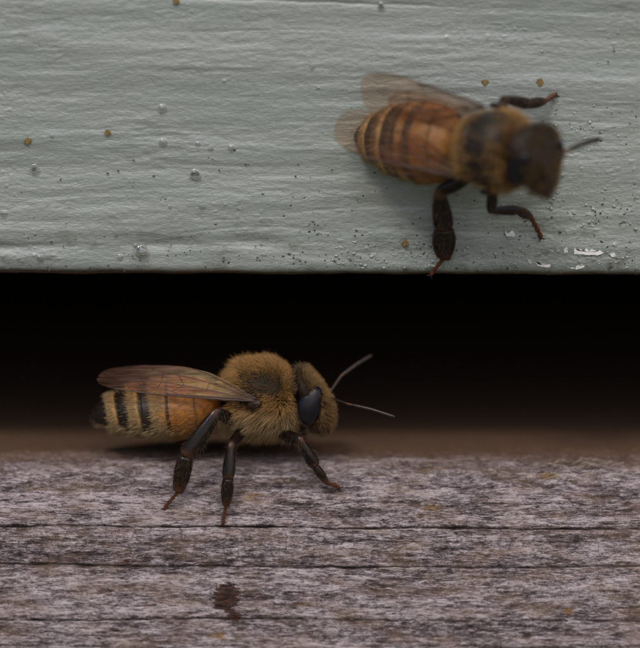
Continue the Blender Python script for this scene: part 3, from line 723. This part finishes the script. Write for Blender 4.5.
leg(bee1, O1, [P(283, 432, 2.8), np.array((x0+1.7, y0+1.3, ZF+1.9)), np.array((x0+1.9, y0+2.0, ZF+1.0)), np.array((x0+2.1, y0+2.3, ZF+.4)), fl(x0+2.5, y0+2.6)], (.34, .32, .22, .10), .75, (0,1,0), 6, 200)
antenna(bee1, O1, [P(331, 398, 1.7), P(348, 404, .7), P(395, 417, .0)], 1, .075)
antenna(bee1, O1, [P(330, 392, 2.5), P(341, 376, 2.9), P(372, 355, 3.6)], 2, .095)
TW1 = -.55
wing('forewing', bee1, O1, P(257, 401, -.2), P(97, 379, 1.0), unit(np.array((0,.90,.36))), opacity=(.05, .18), wscale=.88, seed=1, twist=TW1)
wing('hindwing', bee1, O1, P(240, 401, .75), P(128, 387, 1.6), unit(np.array((0,.9,.28))), hind=True, opacity=(.08, .15), seed=2)
wing('forewing', bee1, O1, P(257, 396, 3.9), P(104, 376, 3.0), unit(np.array((0,-.9,.22))), opacity=(.04, .10), wscale=.98, seed=3)
wing('hindwing', bee1, O1, P(240, 398, 3.3), P(130, 386, 2.8), unit(np.array((0,-.9,.15))), hind=True, opacity=(.08, .15), seed=4)

# ---- bee on the painted board, head raised towards the viewer
p2 = R(33); a2 = R(2)
f2 = np.array((math.cos(p2)*math.cos(a2), -math.sin(p2), -math.cos(p2)*math.sin(a2))); d2 = np.array((-math.sin(p2)*math.cos(a2), -math.cos(p2), math.sin(p2)*math.sin(a2)))
roll = R(-8); M2 = np.stack([f2, np.cross(d2, f2), d2], -1)@rotm((1,0,0), roll)
T2 = PY(494, 149, YB-4.6)
HR2 = rotm((0,0,1), R(-20))@rotm((0,1,0), R(-12))@rotm((1,0,0), R(-60))
bee2, O2, W2, H2 = make_bee('honey_bee', 'blurred bee clinging to the sage green painted board, head raised', M2, T2, .10, HR2, 1.0, 33, .9, True, .92, .84)
FB = lambda px, py, h: PY(px, py, YB-h)
leg(bee2, O2, [FB(468, 178, 3.2), FB(439, 192, 3.0), FB(444, 229, 1.5), FB(444, 258, .5), FB(431, 275, .12)], (.36, .52, .60, .10), .6, (0,1,0), 11, 380)
leg(bee2, O2, [FB(493, 190, 3.4), FB(491, 211, 2.6), FB(518, 210, 1.5), FB(531, 217, .8), FB(541, 238, .12)], (.28, .26, .26, .11), .75, (0,1,0), 12, 260, 2.2)
leg(bee2, O2, [FB(500, 115, 3.4), FB(504, 99, 2.6), FB(529, 104, 1.3), FB(545, 101, .5), FB(556, 95, .12)], (.28, .30, .27, .11), .75, (0,1,0), 13, 260, 1.8)
leg(bee2, O2, [FB(478, 175, 3.0), FB(478, 180, 2.2), FB(482, 176, 1.2), FB(484, 172, .6), FB(488, 168, .12)], (.28, .30, .27, .10), .75, (0,1,0), 14, 120)
leg(bee2, O2, [FB(478, 120, 3.0), FB(480, 116, 2.2), FB(486, 118, 1.2), FB(490, 118, .6), FB(496, 118, .12)], (.28, .30, .27, .10), .75, (0,1,0), 15, 120)
leg(bee2, O2, [FB(462, 122, 2.8), FB(450, 118, 1.9), FB(438, 120, 1.0), FB(430, 120, .5), FB(424, 118, .12)], (.30, .36, .34, .10), .6, (0,1,0), 16, 120)
ha = H2(np.array([(3.45, .35, -.25), (4.2, .9, .15), (5.9, 2.2, .2)])); 
antenna(bee2, O2, [H2((3.45, .3, -.3)), FB(566, 151, 5.6), FB(600, 139, 4.0)], 3, .13)
antenna(bee2, O2, [H2((3.5, -.3, -.3)), H2((4.0, -.6, -.1)), H2((4.3, -.5, -1.9))], 4, .09)
wing('forewing', bee2, O2, FB(486, 106, 5.2), FB(362, 82, 2.4), unit(np.array((-.1, .25, -1.))), opacity=(.05, .12), seed=5, wscale=.88)
wing('hindwing', bee2, O2, FB(470, 108, 4.6), FB(388, 100, 2.4), unit(np.array((-.1, .2, -1.))), hind=True, opacity=(.07, .13), seed=6)
wing('forewing', bee2, O2, FB(472, 180, 4.6), FB(334, 132, 2.2), unit(np.array((-.1, -.15, 1.))), opacity=(.05, .09), seed=7, wscale=.88)
wing('hindwing', bee2, O2, FB(462, 176, 4.2), FB(378, 160, 2.6), unit(np.array((-.1, -.1, 1.))), hind=True, opacity=(.07, .10), seed=8)

# ------------------------------------------------------------------ small things on the painted board
def surf(px, py):
    p = PY(px, py, YB); p = PY(px, py, YB-float(np.clip(0, 0, 1))); return p
drops = [(162,108,4.6,'upper of two water droplets in line left of the board centre'),(163,142,4.6,'water droplet straight below another in the left middle of the board'),(195,174,5.6,'big round water droplet in the left middle of the painted board'),
         (202,207,5,'right one of two level water droplets low on the painted board'),(170,207,4.4,'left one of two level water droplets low on the painted board'),(238,209,3.6,'small water droplet low on the board, nearest the centre'),
         (34,168,4.6,'water droplet near the left edge, below the yellow speck'),(4,214,4.6,'water droplet cut by the left edge of the picture'),(142,251,7,'largest water droplet, low on the left above the entrance slot'),
         (136,246,3.2,'tiny water droplet touching the upper left of the largest droplet'),(116,235,3.8,'water droplet up and left of the largest droplet'),(211,148,3.2,'middle of three small droplets in a row, left of centre'),
         (231,148,3.8,'right of three small droplets in a row, left of centre'),(198,144,3,'left of three small droplets in a row, left of centre'),(40,258,4,'water droplet low near the left end of the board edge'),
         (52,136,3.4,'small water droplet just right of the far left yellow speck'),(312,68,4.4,'water droplet left of the spread wing of the blurred bee'),(381,6,3.6,'water droplet at the top of the board above the wing'),
         (134,229,3.2,'small water droplet above the largest droplet'),(120,257,3.4,'small water droplet left of and below the largest droplet'),(318,88,3,'tiny water droplet just left of the blurred bee, under another')]
dd = []
for i, (px, py, r_, lab) in enumerate(drops):
    c0 = PY(px, py, YB); rm = r_/PXMM
    th = np.linspace(0, 2*np.pi, 28, endpoint=False); ph = np.linspace(-.35, np.pi/2, 12)
    TH, PH = np.meshgrid(th, ph); wob = 1+.06*np.sin(TH*2+i)+.04*np.sin(TH*3+i*2)
    V = np.stack([rm*np.cos(PH)*np.cos(TH)*wob, -rm*.78*np.sin(PH), rm*np.cos(PH)*np.sin(TH)*wob*.97], -1).reshape(-1,3)
    Q = grid_faces(12, 28, True); capb = np.array([list(range(28))[::-1]])
    h0 = float(board_h(np.array([[c0[0]]]), np.array([[int(np.argmin(np.abs(PZ-c0[2])+10*(np.abs(PYv-YB) > .01)))]]))[0,0])
    o = mesh_obj('water_droplet', V, [Q[:, ::-1], capb[:, ::-1]], M_WATER); o.location = (c0[0], c0[1]-h0+.02, c0[2])
    tag(o, lab, 'droplet', 'water droplets on the painted board')

for px, py, r_, lab in [(540,82,4.5,'yellow pollen crumb on painted board above the raised bee foot'), (485,82,3.6,'small yellow crumb above the blurred bee thorax'), (108,132,3.2,'yellow speck near the left side of the painted board'),
                   (28,141,3.8,'yellow speck at the far left of the painted board'), (176,1,3.8,'orange crumb at the top edge of the picture'), (405,243,3.8,'dull yellow crumb beside the hind foot of the blurred bee')]:
    V, F = icolump(r_/PXMM*.75, int(px), .14, 3, .7); c0 = PY(px, py, YB)
    o = mesh_obj('pollen_crumb', V, [F], M_POLLEN); o.location = c0+np.array((0, -.10, 0)); tag(o, lab, 'crumb', 'pollen crumbs on the painted board')
# chips where bare primer shows
def chip(pts, seed):
    pts = np.array(pts, float); rr = np.random.default_rng(seed)
    q = resample(np.concatenate([pts, pts[:1]]), 40)[:-1]; q += rr.normal(size=q.shape)*.35
    W = np.array([PY(a, b_, YB) for a, b_ in q]); 
    h0 = np.array([float(board_h(np.array([[p[0]]]), np.array([[int(np.argmin(np.abs(PZ-p[2])+10*(np.abs(PYv-YB) > .01)))]]))[0,0]) for p in W])
    ym = np.full(len(W), YB-h0.max()-.05)
    n_ = len(W); front = W.copy(); front[:,1] = ym-.035; back = W.copy(); back[:,1] = YB+.25
    c0 = front.mean(0); V = np.concatenate([front, back, [c0]])
    j = np.arange(n_); j2 = (j+1) % n_
    Q = np.stack([j, j2, n_+j2, n_+j], -1); T = np.stack([np.full(n_, 2*n_), j2, j], -1)
    mesh_obj('paint_chip', V, [Q, T], M_CHIP, board, (0,0,0), smooth=False)
chip([(574,248),(578,251),(580,248),(584,251),(586,248),(590,251),(592,249),(596,251),(599,250),(604,253),(598,255),(588,255),(580,254),(574,254)], 1)
chip([(505,231),(509,233),(512,230),(515,234),(515,236),(506,236)], 2)
chip([(535,262),(541,264),(551,264),(550,267),(543,267),(537,265)], 3)
chip([(566,265),(575,264),(585,265),(583,268),(577,269),(570,268)], 4)
chip([(564,249),(567,247),(568,251),(566,254),(564,252)], 5)
chip([(609,254),(613,252),(616,256),(613,257)], 6)
chip([(613,243),(616,242),(616,245),(613,245)], 7)
chip([(528,260),(531,259),(532,263),(529,263)], 8)
# grit
def grit(name, n_, sampler, col_mat, r0, r1, seed, label, cat):
    parts = []; rr = np.random.default_rng(seed)
    for i in range(n_):
        px, py = sampler(rr); r_ = rr.uniform(r0, r1); V, F = icolump(r_, seed*1000+i, .45, 0, 1.0); V[:,0] *= rr.uniform(.8, 1.6)
        parts.append((V+PY(px, py, YB-.03), [F]))
    V, F = join(parts); tag(mesh_obj(name, V, F, col_mat, smooth=True), label, cat, kind='stuff')
M_GRIT = simple('dark_grit', (.06, .052, .045), .8, .3, .5, 5); M_GRITL = simple('pale_grit', (.34, .36, .34), .6, .4, .3, 5)
def samp_dark(r):
    while True:
        u = r.random()
        if u < .35: px, py = r.uniform(0, 640), 272-abs(r.normal(0, 22))
        elif u < .75: px, py = r.normal(330, 190), r.normal(205, 38)
        else: px, py = r.normal(590, 45), r.normal(165, 50)
        if 0 < py < 272 and -40 < px < 680 and vnoise(np.array([px*.02]), np.array([py*.045]), 9)[0] > r.normal(.05, .2): return px, py
grit('dark_grit', 480, samp_dark, M_GRIT, .012, .048, 3, 'tiny dark dirt specks scattered over the lower painted board', 'grit')
def samp_pale(r):
    while True:
        u = r.random()
        if u < .5: px, py = r.normal(585, 50), r.normal(170, 45)
        else: px, py = r.uniform(330, 650), 268-abs(r.normal(0, 14))
        if 0 < py < 272: return px, py
grit('pale_grit', 300, samp_pale, M_GRITL, .03, .07, 4, 'tiny pale paint bumps on the right of the painted board', 'grit')

# loose fibres on the ridge of the landing board
parts = []; rr = np.random.default_rng(12)
for i in range(46):
    px = rr.normal(585, 30) if i < 30 else rr.uniform(60, 640); py = rr.uniform(462, 482)
    p = on_nose(px, py, .02); L = rr.uniform(.3, .9); a = rr.uniform(0, 2*math.pi)
    q = [p, p+np.array((math.cos(a)*L*.5, -.1, .15+L*.25*rr.random())), p+np.array((math.cos(a)*L, -.1*rr.random(), rr.uniform(.02,.35)))]
    parts.append(tube(smooth(resample(q, 9), 2), np.full(9, .012), 4))
V, F = join(parts); tag(mesh_obj('wood_fibre', V, F, M_FIBRE), 'fine pale loose fibres on the ridge of the landing board', 'fibres', kind='stuff')
